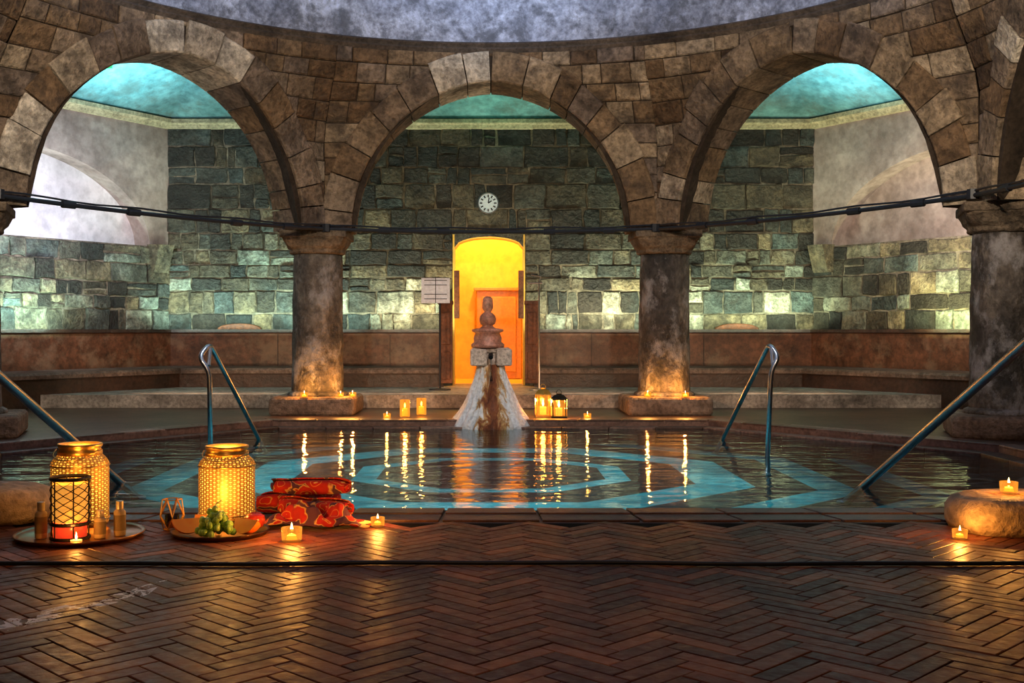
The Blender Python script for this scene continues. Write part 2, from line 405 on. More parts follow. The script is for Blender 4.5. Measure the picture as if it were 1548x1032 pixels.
mb=MB();mb.box((.12,16.5,.8),(.66,.1,1.3));mb.box((.12,16.47,1.46),(.74,.18,.05));mb.box((.12,16.44,.8),(.5,.04,1.1));
mb.obj('hallway_cabinet',plain('orange_wood',(.72,.32,.06),.4),hall,bevel=.01)
lam('POINT','hallway_lamp',(0,15.7,2.45),85,(1,.60,.16),parent=hall,shadow_soft_size=.08)
for sgn,xx in((-1,DL-.0),(1,DR+.0)):
    dn=empty('saloon_door')
    mb=MB();mb.box((xx+sgn*.09,13.98,.70),(.17,.05,1.0),0,.4);mb.box((xx+sgn*.09,13.95,.42),(.11,.03,.34));mb.box((xx+sgn*.09,13.95,.88),(.11,.03,.4));mb.box((xx+sgn*.09,13.98,1.2),(.19,.07,.05))
    mb.obj('leaf',M_wood,dn,bevel=.006)
    mb=MB();mb.box((xx-sgn*.03,14.53,1.32),(.07,.05,.62));mb.obj('upper_stile',M_wood,dn,bevel=.005)
def extr(path,prof,name,mat,parent=None):
    n=len(path);vs=[]
    for i in range(n):
        p=Vector(path[i]);d1=(p-Vector(path[i-1])).normalized() if i>0 else None
        d2=(Vector(path[i+1])-p).normalized() if i<n-1 else None
        d1=d1 or d2;d2=d2 or d1
        n1=Vector((d1.y,-d1.x));n2=Vector((d2.y,-d2.x));bq=(n1+n2).normalized();k=1/max(.3,bq.dot(n1))
        for (o,z) in prof:
            q=p+bq*o*k;vs.append((q.x,q.y,z))
    m=len(prof);fs=[]
    for i in range(n-1):
        for j in range(m-1):fs.append((i*m+j,(i+1)*m+j,(i+1)*m+j+1,i*m+j+1))
    mb=MB();mb.add(vs,fs);return mb.obj(name,mat,parent)
extr([(-7.2,-2),(-7.2,9.77),(-4.18,14.6),(4.18,14.6),(7.2,9.77),(7.2,-2)],[(-.02,3.46),(.05,3.47),(.07,3.51),(.12,3.53),(.12,3.58),(-.02,3.60)],'trim_1',M_corn)
dl=Vector((-3.02,-4.83));LEN=dl.length;dl.normalize()
for sgn,nm_ in((-1,'left'),(1,'right')):
    w=empty('wall_'+nm_)
    def P(u,z,d,sgn=sgn):
        x=-4.18+dl.x*u;y=14.6+dl.y*u
        nx,ny=abs(dl.y),-abs(dl.x)
        x+=nx*d;y+=ny*d
        return (x if sgn<0 else -x,y,z)
    mb=MB();mb.add([P(-.1,-.05,-.35),P(LEN,-.05,-.35),P(LEN,4.2,-.35),P(-.1,4.2,-.35)],[(0,1,2,3)]);
    mb.add([P(0,-.05,-.006),P(LEN,-.05,-.006),P(LEN,1.93,-.006),P(0,1.93,-.006)],[(0,1,2,3)]);
    X=7.2*sgn;mb.add([(X,9.77,-.05),(X,-2,-.05),(X,-2,4.2),(X,9.77,4.2)],[(0,1,2,3)]);mb.obj('backing',M_backm,w)
    mb=MB();block_wall(mb,P,0,LEN,.85,1.92,(.16,.28),(.18,.60),bias=lambda u,z,r:min(1,r*.93+.04),jit=.035,cj=.014,split=.15,gap=.008);mb.obj('ashlar_blocks',M_back,w)
    uc=1.2*1.887;aw=1.95;ah=1.08;zs=1.92;dep=.28
    mb=MB();N=40
    U=[0]+[uc-aw*math.cos(math.pi*i/N) for i in range(N+1)]+[LEN]
    lo=[zs]+[zs+ah*math.sin(math.pi*i/N) for i in range(N+1)]+[zs]
    vs=[];fs=[]
    for u,l in zip(U,lo):
        vs+=[P(u,l,0),P(u,3.6,0),P(u,l,-dep)]
    for i in range(len(U)-1):
        fs.append((3*i,3*i+3,3*i+4,3*i+1));fs.append((3*i,3*i+2,3*i+5,3*i+3))
    mb.add(vs,fs);mb.obj('plaster_face',M_plasD,w)
    mb=MB();mb.add([P(uc-aw-.02,zs-.02,-dep),P(uc+aw+.02,zs-.02,-dep),P(uc+aw+.02,zs+ah+.02,-dep),P(uc-aw-.02,zs+ah+.02,-dep)],[(0,1,2,3)])
    mb.add([P(uc-aw-.02,zs,0),P(uc+aw+.02,zs,0),P(uc+aw+.02,zs,-dep),P(uc-aw-.02,zs,-dep)],[(0,1,2,3)])
    mb.obj('niche_plaster',M_plasL if sgn<0 else M_plasD,w)
    mb=MB();mb.add([P(.02,1.6,0),P(.36,1.6,0),P(.30,1.95,.16),P(.05,1.95,.16),P(.02,1.95,0),P(.36,1.95,0),P(.06,1.6,.06),P(.3,1.6,.06)],[(6,7,2,3),(0,6,3,4),(7,1,5,2),(0,1,7,6),(3,2,5,4)],.6);mb.obj('corbel',M_back,w)
mb=MB();mb.add([(-7.2,-2,-.05),(7.2,-2,-.05),(7.2,-2,4.2),(-7.2,-2,4.2)],[(0,1,2,3)]);mb.obj('wall_front',M_plasD)
for i,(pth) in enumerate(([(-7.2,9.77),(-4.18,14.6),(DL-.12,14.6)],[(DR+.12,14.6),(4.18,14.6),(7.2,9.77)])):
    e=empty('stone_bench')
    extr(pth,[(0,.87),(.12,.87),(.125,.83),(.08,.82)],'dado_ledge',M_bench,e)
    extr(pth,[(.08,.82),(.075,.36)],'dado_panel',M_red,e)
    extr(pth,[(.07,.40),(.55,.385),(.57,.36),(.57,.32)],'seat',M_seat,e)
    extr(pth,[(.57,.325),(.5,.32),(.5,.0)],'bench_front',M_bench,e)
    mb=MB()
    for x in [s*(1.3+1.45*q) for q in range(3) for s in((-1,) if i==0 else (1,))]:
        mb.box((x,14.52,.6),(.008,.02,.42))
    mb.obj('panel_joints',M_bench,e)
mb=MB();mb.add([(-5.52,12.4,0),(5.52,12.4,0),(4.18,14.6,0),(-4.18,14.6,0),(-5.52,12.4,.145),(5.52,12.4,.145),(4.18,14.62,.145),(-4.18,14.62,.145)],[(4,5,6,7),(0,1,5,4)])
mb.add([(-.6,14.5,.146),(.55,14.5,.146),(.55,15.1,.146),(-.6,15.1,.146)],[(0,1,2,3)])
mb.obj('raised_step',M_step)
for px in(362,1114):
    mb=MB();x=PX(px,14.5);prof=[(x+.28*math.cos(math.pi*q/12),.872+.075*math.sin(math.pi*q/12)) for q in range(13)]
    mb.add([(a,14.47,z) for a,z in prof]+[(a,14.56,z) for a,z in prof],[tuple(range(13)),tuple(range(13,26))]+[(q,q+1,q+14,q+13) for q in range(12)])
    mb.obj('curved_headrest',M_wood,bevel=.01)
# vault + dome
C=(0,7.4)
A2=angs(C,[ROOM]);rings=[]
for q in range(11):
    t=q/10;z=3.55+1.0*math.sin(t*math.pi*.62)
    rings.append([(ray(ROOM,C,a)[0]*(1-t)+t*(C[0]+4.1*math.cos(a)),ray(ROOM,C,a)[1]*(1-t)+t*(C[1]+4.1*math.sin(a)),z) for a in A2])
loft(rings,'ceiling',M_teal,smooth=False)
ZS=1.87;ZT=3.68
dm=empty('dome')
mb=MB();prof=[]
for q in range(17):
    a=math.pi/2*q/16.0;prof.append((max(.02,4.02*math.cos(a)),ZT+.06+3.7*math.sin(a)))
mb.lathe(prof,96,(0,7.4,0),cap=False);mb.obj('dome_shell',M_dome,dm,smooth=True)
mb=MB();mb.lathe([(4.1,ZT-.04),(3.93,ZT-.035),(3.89,ZT),(3.91,ZT+.02),(3.87,ZT+.05),(3.92,ZT+.075),(4.05,ZT+.08)],96,(0,7.4,0),cap=False);mb.obj('dome_rim',M_rim,dm)
# ---------------------------------------------------------------- arcade
COLS=[(-1.81,11.75),(1.81,11.75),(4.18,9.15),(4.18,5.65),(2.2,3.0),(-2.2,3.0),(-4.27,5.65),(-4.27,9.15)]
def sm(a,b,x):
    t=max(0,min(1,(x-a)/(b-a)));return t*t*(3-2*t)
for i in range(8):
    p0=Vector(COLS[i]);p1=Vector(COLS[(i+1)%8]);dd=(p1-p0);L=dd.length;dd.normalize();half=L/2;mid=(p0+p1)/2
    nn=Vector((C[0]-mid.x,C[1]-mid.y));nn=nn-dd*nn.dot(dd);nn.normalize()
    a_=half-.385;h_=1.50;Ra=(a_*a_+h_*h_)/(2*a_);e_=Ra-a_;w_=.29
    if i==4:
        Ra=a_;e_=0
    def P(u,z,d,mid=mid,dd=dd,nn=nn,half=half):
        off=.25+d
        p=mid+dd*u+nn*off
        if d>-.2:
            v=p-Vector(C);r=v.length;t=sm(2.75,3.66,z)
            p=Vector(C)+v*((r*(1-t)+(3.93-d)*t)/r)
        return (p.x,p.y,z)
    sq=min(1,h_/Ra) if i==4 else 1
    def arch(u,rad,e_=e_,sq=sq):
        u=abs(u);q=rad*rad-(u+e_)**2
        return ZS+sq*math.sqrt(q) if q>0 else ZS
    pr=empty('stone_arch')
    mb=MB();N=44;inn=half-.25*math.tan(math.pi/8)
    us=[-half+2*half*k/N for k in range(N+1)]
    NZ=8;vs=[]
    for u in us:
        lo=arch(u,Ra+.02)
        for k in range(NZ+1):
            z=lo+(ZT-lo)*k/NZ;vs.append(P(u*inn/half,z,-.014))
        vs.append(P(u*(half+.1)/half,lo,-.5));vs.append(P(u*(half+.1)/half,ZT+.6,-.5))
    m=NZ+3;fs=[]
    for k in range(N):
        for j in range(NZ):fs.append((k*m+j,(k+1)*m+j,(k+1)*m+j+1,k*m+j+1))
        fs.append((k*m+NZ+1,(k+1)*m+NZ+1,(k+1)*m+NZ+2,k*m+NZ+2))
        fs.append((k*m,k*m+NZ+1,(k+1)*m+NZ+1,(k+1)*m))
    mb.add(vs,fs);mb.obj('core',M_mortar,pr)
    mb=MB()
    block_wall(mb,P,-inn,inn,ZS,ZT-.02,(.15,.21),(.18,.48),low=lambda u:arch(u,Ra+w_*.85),gap=.005,dep=.02,jit=.018,bias=lambda u,z,r:r*.86)
    mb.obj('spandrel_blocks',M_arch,pr)
    mb=MB();K=8;phi0=math.acos(-e_/Ra)
    for s in(-1,1):
        cuts=[0]
        for k in range(K):cuts.append(cuts[-1]+R.uniform(.7,1.3))
        cuts=[c/cuts[-1] for c in cuts]
        for k in range(K):
            A0=math.pi-(math.pi-phi0)*cuts[k]-.004;A1=math.pi-(math.pi-phi0)*cuts[k+1]+.004
            d=.022+R.uniform(0,.020);sub=3;ww=w_+R.uniform(-.015,.03);r=.12+R.random()*.7
            if R.random()<.25:r=min(1,r+.4)
            sec=[]
            for q in range(sub+1):
                a=A0+(A1-A0)*q/sub
                def pt(rad,dp):
                    x=e_+rad*math.cos(a)
                    return P(x if s<0 else -x,ZS+sq*rad*math.sin(a),dp)
                sec.append([pt(Ra,-.49),pt(Ra,-.25),pt(Ra,d-.014),pt(Ra+.014,d),pt(Ra+ww-.014,d),pt(Ra+ww,d-.014),pt(Ra+ww,-.03),pt(Ra+.1,-.51)])
            vs=[v for se in sec for v in se];m=8;fs=[]
            for q in range(sub):
                for j in range(m):
                    j2=(j+1)%m;fs.append((q*m+j,(q+1)*m+j,(q+1)*m+j2,q*m+j2))
            fs.append(tuple(range(m)));fs.append(tuple(sub*m+j for j in range(m)))
            mb.add(vs,fs,r)
    mb.obj('voussoirs',M_arch,pr)
for i,(cx,cy) in enumerate(COLS):
    e=empty('stone_column');rz=0 if i in(0,1,4,5) else (.3 if cx<0 else -.3)
    mb=MB()
    rr=random.Random(i)
    ph=[rr.uniform(0,6.28) for _ in range(3)]
    prof=[(.26*(1.04-.07*k/14+.012*math.sin(k*1.7+ph[0])),.17+(1.66-.17)*k/14) for k in range(15)]
    mb.lathe(prof,28,(cx,cy,0),fn=lambda a,z:1+.018*math.sin(3*a+z*2+ph[1])+.012*math.sin(7*a-z*5+ph[2]))
    mb.obj('shaft',M_col,e,smooth=True)
    mb=MB()
    mb.box((cx,cy,.085),(.87,.87,.19),rz);mb.obj('plinth',M_plinth,e,bevel=.045,seg=3)
    mb=MB();mb.lathe([(.31,.17),(.32,.19),(.31,.21),(.27,.23)],24,(cx,cy,0));mb.obj('base_moulding',M_col,e,smooth=True)
    mb=MB()
    mb.box((cx,cy,1.84),(.68,.68,.075),rz)
    n=32;vs=[]
    for k,(t,z,rad) in enumerate(((0,1.64,.265),(.15,1.655,.29),(.2,1.685,.285),(.55,1.72,.31),(1,1.79,.325),(1,1.815,.325))):
        for q in range(n):
            a=2*math.pi*q/n+1e-4;rs=rad/max(abs(math.cos(a-rz)),abs(math.sin(a-rz)));rs=min(rs,rad*1.36)
            lobe=1+.03*math.cos(8*a)*(1 if k in(2,3) else 0)
            rad2=(rad*(1-t)+rs*t)*lobe;vs.append((cx+rad2*math.cos(a),cy+rad2*math.sin(a),z))
    fs=[(k*n+q,k*n+(q+1)%n,(k+1)*n+(q+1)%n,(k+1)*n+q) for k in range(5) for q in range(n)]
    mb.add(vs,fs);mb.obj('capital',M_cap,e,bevel=.012)
ring=[(x*.925,7.4+(y-7.4)*.925) for x,y in COLS]
e=empty('iron_tie_rod')
mb=MB()
for i in range(8):
    if i==4: continue
    za=1.885+(.05 if i in(2,3,6,7) else 0);j=(i+1)%8;zb_=1.885+(.05 if j in(2,3,6,7) else 0)
    a=Vector((*ring[i],za));b_=Vector((*ring[j],zb_))
    pts=[a.lerp(b_,t/16)+Vector((0,0,-.03*4*(t/16)*(1-t/16))) for t in range(17)]
    mb.tube(pts,.019,8)
    mb.tube([p+Vector((0,0,.035+.008*math.sin(k*1.3))) for k,p in enumerate(pts)],.009,6)
    for t in(.16,.34,.66,.84):
        p=a.lerp(b_,t)+Vector((0,0,-.12*t*(1-t)));q=a.lerp(b_,t+.035)+Vector((0,0,-.12*t*(1-t)))
        mb.tube([p,q],.032,8)
    mb.tube([a+Vector((0,0,-.03)),a+Vector((0,0,.05))],.05,8)
mb.obj('rods',M_iron,e)
# ---------------------------------------------------------------- fountain
e=empty('drinking_fountain');fy=10.72;fx=0.0
M_lime,nt,b,o=nm('lime_crust')
v=coord(nt);sx=nt.nodes.new('ShaderNodeSeparateXYZ');nt.links.new(v,sx.inputs[0])
vm=coord(nt,(15,15,1.8));n1=noise(nt,1,6,.7,vm,.8)
wd=mth(nt,'MULTIPLY_ADD',sx.outputs[2],-.22,.20)
cen=mth(nt,'SUBTRACT',1,mth(nt,'DIVIDE',mth(nt,'ABSOLUTE',mth(nt,'ADD',sx.outputs[0],-.01)),wd))
m1=mth(nt,'ADD',mth(nt,'MULTIPLY',mth(nt,'MAXIMUM',cen,-1.0),.36),mth(nt,'SUBTRACT',n1.outputs[0],.24))
c=ramp(nt,[(0,(.92,.94,1.0)),(.36,(.88,.86,.84)),(.42,(.66,.38,.14)),(.52,(.30,.09,.03)),(.8,(.11,.03,.018))],m1).outputs[0]
nn2=noise(nt,26,6,.6,v);c=mixc(nt,c,ramp(nt,[(.3,g(.7)),(.6,g(1.1))],nn2.outputs[0]).outputs[0])
nt.links.new(c,b.inputs['Base Color']);b.inputs['Roughness'].default_value=.3
bump(nt,b,mth(nt,'ADD',mth(nt,'MULTIPLY',n1.outputs[0],2.0),nn2.outputs[0]),.9,.03)
mb=MB()
pm=[(.40,-.2),(.395,-.075),(.375,-.03),(.345,.02),(.30,.08),(.265,.14),(.24,.20),(.215,.26),(.19,.32),(.165,.38),(.148,.43),(.135,.48),(.125,.53)]
mb.lathe(pm,120,(fx,fy,0),fn=lambda a,z:1+.045*math.sin(9*a+z*3)*max(0,(.7-z))+.028*math.sin(17*a+2+z*2)+.02*math.sin(29*a-z*4)+.03*math.sin(5*a+z*9))
mb.obj('lime_mound',M_lime,e,smooth=True)
mb=MB()
mb.box((-.115,fy,.60),(.16,.3,.16),r=.9);mb.box((.125,fy,.60),(.15,.3,.16),r=.7);mb.box((0,fy+.03,.61),(.12,.22,.17),r=.1);mb.box((0,fy+.05,.665),(.37,.3,.05),r=.8)
mb.obj('spout_block',stone('spout_stone',[(0,(.46,.32,.24)),(1,(.8,.64,.52))],.7,8,.5,1.2,.8,.03,attr=False),e,bevel=.02,seg=3)
mb=MB();mb.tube([(0,fy-.05,.63),(0,fy-.16,.62),(0,fy-.19,.60)],.022,10);mb.obj('spout',M_black,e)
M_stream=clearglass('stream',(.8,.85,.9),.05)
mb=MB();mb.tube([(0,fy-.18,.60),(0.003,fy-.195,.54),(0,fy-.21,.47),(.004,fy-.22,.38)],[.009,.008,.009,.014],8);mb.obj('water_stream',M_stream,e,smooth=True)
mb=MB()
mb.lathe([(.155,.69),(.16,.72),(.13,.745),(.135,.78),(.115,.83),(.15,.845),(.15,.865),(.08,.875),(.055,.89),(.05,.905),(.068,.915),(.078,.94),(.08,.965),(.07,.995),(.045,1.02),(.03,1.03),(.04,1.045),(.052,1.07),(.05,1.12),(.047,1.155),(.03,1.175),(.005,1.18)],32,(-.03,fy+.02,0),r=.75)
mb.obj('finial',stone('rose_marble',[(0,(.42,.14,.08)),(1,(.78,.38,.26))],.35,8,attr=False,spec=.5),e,smooth=True)
# ---------------------------------------------------------------- handrails
def rail(pts,rad,extra=None):
    P=[Vector(p) for p in pts];out=[P[0]]
    for i in range(1,len(P)-1):
        a=P[i]+(P[i-1]-P[i]).normalized()*min(.06,(P[i-1]-P[i]).length*.45);b_=P[i]+(P[i+1]-P[i]).normalized()*min(.06,(P[i+1]-P[i]).length*.45)
        for t in(0,.25,.5,.75,1):out.append(a*(1-t)**2+P[i]*2*t*(1-t)+b_*t*t)
    out.append(P[-1])
    e=empty('pool_handrail');mb=MB();mb.tube(out,rad,14);mb.obj('tube',M_steel,e,smooth=True)
    mb=MB()
    for p in(P[0],P[-1]):mb.lathe([(rad*2,0),(rad*2,.012),(rad*1.2,.02)],16,(p.x,p.y,p.z+.002))
    if extra:
        for a,b_ in extra:mb.tube([a,b_],rad*.8,10)
    mb.obj('flanges',M_steel,e)
for s in(-1,1):
    rail([(s*1.92,9.62,-.199),(s*2.05 if s>0 else -2.07,8.28,.755),(s*2.09 if s>0 else -2.12,8.16,.66),(s*2.03 if s>0 else -2.04,8.15,.56),(s*2.0 if s>0 else -2.03,8.15,-.199)],.018,
         [((s*2.05,8.17,.60),(s*2.05,8.22,.72))])
rail([(2.149,6.84,-.199),(2.406,4.70,.95),(2.44,4.42,.96),(2.44,4.36,.004)],.023)
rail([(-2.206,7.04,-.199),(-2.285,4.80,.82),(-2.30,4.45,.84),(-2.30,4.40,.004)],.023)
# ---------------------------------------------------------------- rounded kerb stones
M_tan=stone('tan_stone',[(0,(.40,.27,.15)),(1,(.78,.58,.36))],.6,5,.5,1.2,.8,.03,attr=False)
for s,cx,cy in((1,2.48,4.76),(-1,-2.50,5.02)):
    mb=MB()
    prof=[(1.0,0),(1.03,.03),(1.03,.09),(.98,.13),(.88,.148),(.02,.152)]
    vs=[];n=40
    for (k,z) in prof:
        for q in range(n):
            a=2*math.pi*q/n;ex=abs(math.cos(a))**.6*math.copysign(1,math.cos(a));ey=abs(math.sin(a))**.6*math.copysign(1,math.sin(a))
            X,Y=.50*k*ex*(1+.02*math.sin(5*a)),.22*k*ey;r0=-s*.10
            vs.append((cx+X*math.cos(r0)-Y*math.sin(r0),cy+X*math.sin(r0)+Y*math.cos(r0),z+.006))
    mb.add(vs,[(j*n+q,j*n+(q+1)%n,(j+1)*n+(q+1)%n,(j+1)*n+q) for j in range(5) for q in range(n)]+[tuple(5*n+q for q in range(n)),tuple(range(n))])
    mb.obj('rounded_kerb_stone',M_tan,smooth=True)
# ---------------------------------------------------------------- clock, sign, stands
e=empty('wall_clock');cx,cz=PX(738,14.5),PZ(307,14.5)
def disc(mb,cx,y,cz,r,t,n=32):
    vs=[]
    for k in range(n):
        a=2*math.pi*k/n;vs+=[(cx+r*math.cos(a),y,cz+r*math.sin(a)),(cx+r*math.cos(a),y+t,cz+r*math.sin(a))]
    fs=[(2*k,2*((k+1)%n),2*((k+1)%n)+1,2*k+1) for k in range(n)]+[tuple(2*k for k in range(n)),tuple(2*k+1 for k in range(n))]
    mb.add(vs,fs)
mb=MB();disc(mb,cx,14.50,cz,.125,.07);mb.obj('face',M_clock,e)
mb=MB();
pts=[(cx+.13*math.cos(2*math.pi*k/32),14.50,cz+.13*math.sin(2*math.pi*k/32)) for k in range(33)];mb.tube(pts,.009,8,cap=False);mb.obj('rim',M_steel,e)
mb=MB()
for k in range(12):
    a=math.pi*k/6
    mb.tube([Vector((cx+.108*math.cos(a),14.492,cz+.108*math.sin(a))),Vector((cx+.075*math.cos(a),14.492,cz+.075*math.sin(a)))],.009,6)
mb.tube([(cx,14.488,cz),(cx+.012,14.488,cz+.07)],.007,6);mb.tube([(cx,14.488,cz),(cx+.045,14.488,cz+.03)],.009,6);mb.obj('numerals_and_hands',M_iron,e)
e=empty('notice_stand');sy=13.4
sx0,sx1,sz0,sz1=PX(637,sy),PX(680,sy),PZ(458,sy),PZ(420,sy)
mb=MB();mb.box(((sx0+sx1)/2,sy,(sz0+sz1)/2),(sx1-sx0,.015,sz1-sz0));mb.obj('notice_board',M_white,e)
mb=MB();mb.tube([(PX(665,sy),sy+.02,.15),(PX(665,sy),sy+.02,sz1)],.012,8);mb.lathe([(.13,0),(.13,.012),(.02,.02)],20,(PX(665,sy),sy+.02,.146));
for q in range(5):
    if q!=2: mb.box(((sx0+sx1)/2,sy-.009,sz0+.05+q*.055),((sx1-sx0)*.8,.003,.008))
mb.box(((sx0+sx1)/2,sy-.009,(sz0+sz1)/2),(.008,.003,(sz1-sz0)));mb.obj('pole_and_print',M_iron,e)
e=empty('barrier_pole')
x=PX(815,sy);mb=MB();mb.tube([(x,sy,.15),(x,sy,1.45),(x+.02,sy,1.5),(x-.1,sy,1.52)],.011,8);mb.lathe([(.12,0),(.12,.012),(.02,.02)],20,(x,sy,.146));mb.tube([(x-.13,sy,1.42),(x+.04,sy,1.42)],.012,8);mb.obj('pole',M_steel,e)
e=empty('exit_sign');ex_,ez_=PX(163,12.35),PZ(100,12.35)
mb=MB();mb.box((ex_,12.35,ez_),(.10,.04,.06));mb.obj('panel',plain('green_sign',(.05,.5,.2),.5,0,(.1,1,.4),.7),e,bevel=.006)
mb=MB();mb.tube([(ex_,12.35,ez_),(ex_,12.35,4.35)],.005,6);mb.obj('hanger',M_iron,e)
# ---------------------------------------------------------------- candles
def flame(e,x,y,z,s=1):
    mb=MB();mb.lathe([(.001,0),(.0045*s,.006*s),(.0055*s,.013*s),(.003*s,.026*s),(.0006*s,.036*s)],10,(x,y,z));mb.obj('flame',M_flame,e,smooth=True)
def tealight(x,y,z,s=1,energy=1.2,cup=True):
    e=empty('tealight_candle')
    r=.034*s;h=.042*s
    mb=MB();mb.lathe([(r*.78,.006),(r*.8,h*.45),(.002,h*.45)],20,(x,y,z+.002));mb.obj('wax',M_wax,e,smooth=False)
    if cup:
        mb=MB();mb.lathe([(r*.85,0),(r*.95,.004),(r,h),(r*.92,h),(r*.85,.006)],24,(x,y,z+.001),cap=False);mb.obj('glass_cup',M_amber,e,smooth=True)
    flame(e,x,y,z+h*.45+.004,s)
    lam('POINT','candle_light',(x,y,z+h+.035*s),energy,(1,.40,.07),parent=e,shadow_soft_size=.012)
def fl(px,py,z=.0):
    y=(.85-z)*F/(py-500);return (PX(px,y),y,z)
for px,py in((441,817),(571,795),(1451,814)):
    x,y,z=fl(px,py,.006);tealight(x,y,z,1.25 if px==441 else .9,2.4 if px!=441 else 4)
tealight(PX(1525,4.8),4.8,.160,1.1,3.0)
for px,py in((585,632),(888,632)):
    x,y,z=fl(px,py);tealight(x,y,z,1.1,1.8)
zp=.181
for px,yy in((460,11.36),(533,11.42),(1036,11.36),(979,11.42)):
    tealight(PX(px,yy),yy,zp,1.1,8.0)
tealight(PX(515,11.42),11.42,zp,1.0,4)
for px,py in((612,630),(637,627)):
    x,y,z=fl(px,py);e=empty('glass_candle_jar')
    mb=MB();mb.lathe([(.045,0),(.05,.006),(.05,.17),(.046,.17),(.045,.01)],24,(x,y,z+.001),cap=False);mb.obj('jar',M_amber,e,smooth=True)
    mb=MB();mb.lathe([(.036,.01),(.038,.085),(.002,.085)],20,(x,y,z));mb.obj('candle',M_wax,e);flame(e,x,y,.09,1.6)
    lam('POINT','candle_light',(x,y,z+.2),3.5,(1,.40,.07),parent=e,shadow_soft_size=.02)
for px,py,hh in((821,630,.31),(845,632,.26)):
    x,y,z=fl(px,py);e=empty('metal_lantern');w=.07
    mb=MB()
    mb.box((x,y,.012),(.15,.15,.022));mb.box((x,y,hh*.72),(.14,.14,.015))
    for a in(-1,1):
        for c_ in(-1,1):mb.tube([(x+a*.062,y+c_*.062,.02),(x+a*.062,y+c_*.062,hh*.72)],.006,6)
    mb.lathe([(.085,hh*.72),(.05,hh*.86),(.02,hh*.9),(.02,hh*.93)],4,(x,y,0))
    mb.tube([(x+.025*math.cos(k*math.pi/6),y,hh*.95+.03*math.sin(k*math.pi/6)) for k in range(13)],.003,6)
    mb.obj('frame',M_gold if px==821 else M_black,e)
    mb=MB()
    mb.lathe([(.08,.024),(.08,hh*.71)],4,(x,y,0),cap=False);mb.obj('amber_panes',M_amber,e)
    mb=MB();mb.lathe([(.032,.025),(.034,.1),(.002,.1)],16,(x,y,0));mb.obj('candle',M_wax,e);flame(e,x,y,.105,2)
    lam('POINT','candle_light',(x,y,.16),5,(1,.40,.07),parent=e,shadow_soft_size=.02)
# ---------------------------------------------------------------- big brass lanterns
def lattice(name,x,y,z0,z1,r,nu,nv,mat,parent,th=.0045,prof=None):
    vs=[];fs=[];n=nu*2
    H=z1-z0
    for j in range(nv*2+1):
        for i in range(n):
            a=2*math.pi*i/n;t=j/(nv*2);rr=prof(t) if prof else r
            vs.append((x+rr*math.cos(a),y+rr*math.sin(a),z0+H*t))
    idx=lambda i,j:j*n+i%n
    for j in range(1,nv*2,1):
        for i in range(n):
            if (i+j)%2==0: fs.append((idx(i,j-1),idx(i+1,j),idx(i,j+1),idx(i-1,j)))
    mb=MB();mb.add(vs,fs,.5)
    o=mb.obj(name,mat,parent)
    m=o.modifiers.new('wire','WIREFRAME');m.thickness=th;m.use_even_offset=False
    return o
M_liner,nt,b,o=nm('lantern_glow_liner')  # added emissive liner, imitates candle glow behind the pierced shell
v=coord(nt);sx=nt.nodes.new('ShaderNodeSeparateXYZ');nt.links.new(v,sx.inputs[0])
dz=mth(nt,'ABSOLUTE',mth(nt,'SUBTRACT',sx.outputs[2],.17))
es=ramp(nt,[(0,g(1.0)),(.05,g(.75)),(.17,g(.42))],dz).outputs[0]
b.inputs['Base Color'].default_value=(.6,.30,.05,1);b.inputs['Emission Color'].default_value=(1,.52,.07,1)
nt.links.new(mth(nt,'MULTIPLY',es,2.4),b.inputs['Emission Strength'])
M_gold2=plain('pierced_brass_glow',(.62,.34,.08),.45,.6,(1,.40,.04),.12)  # slight emission stands in for candlelight on the brass
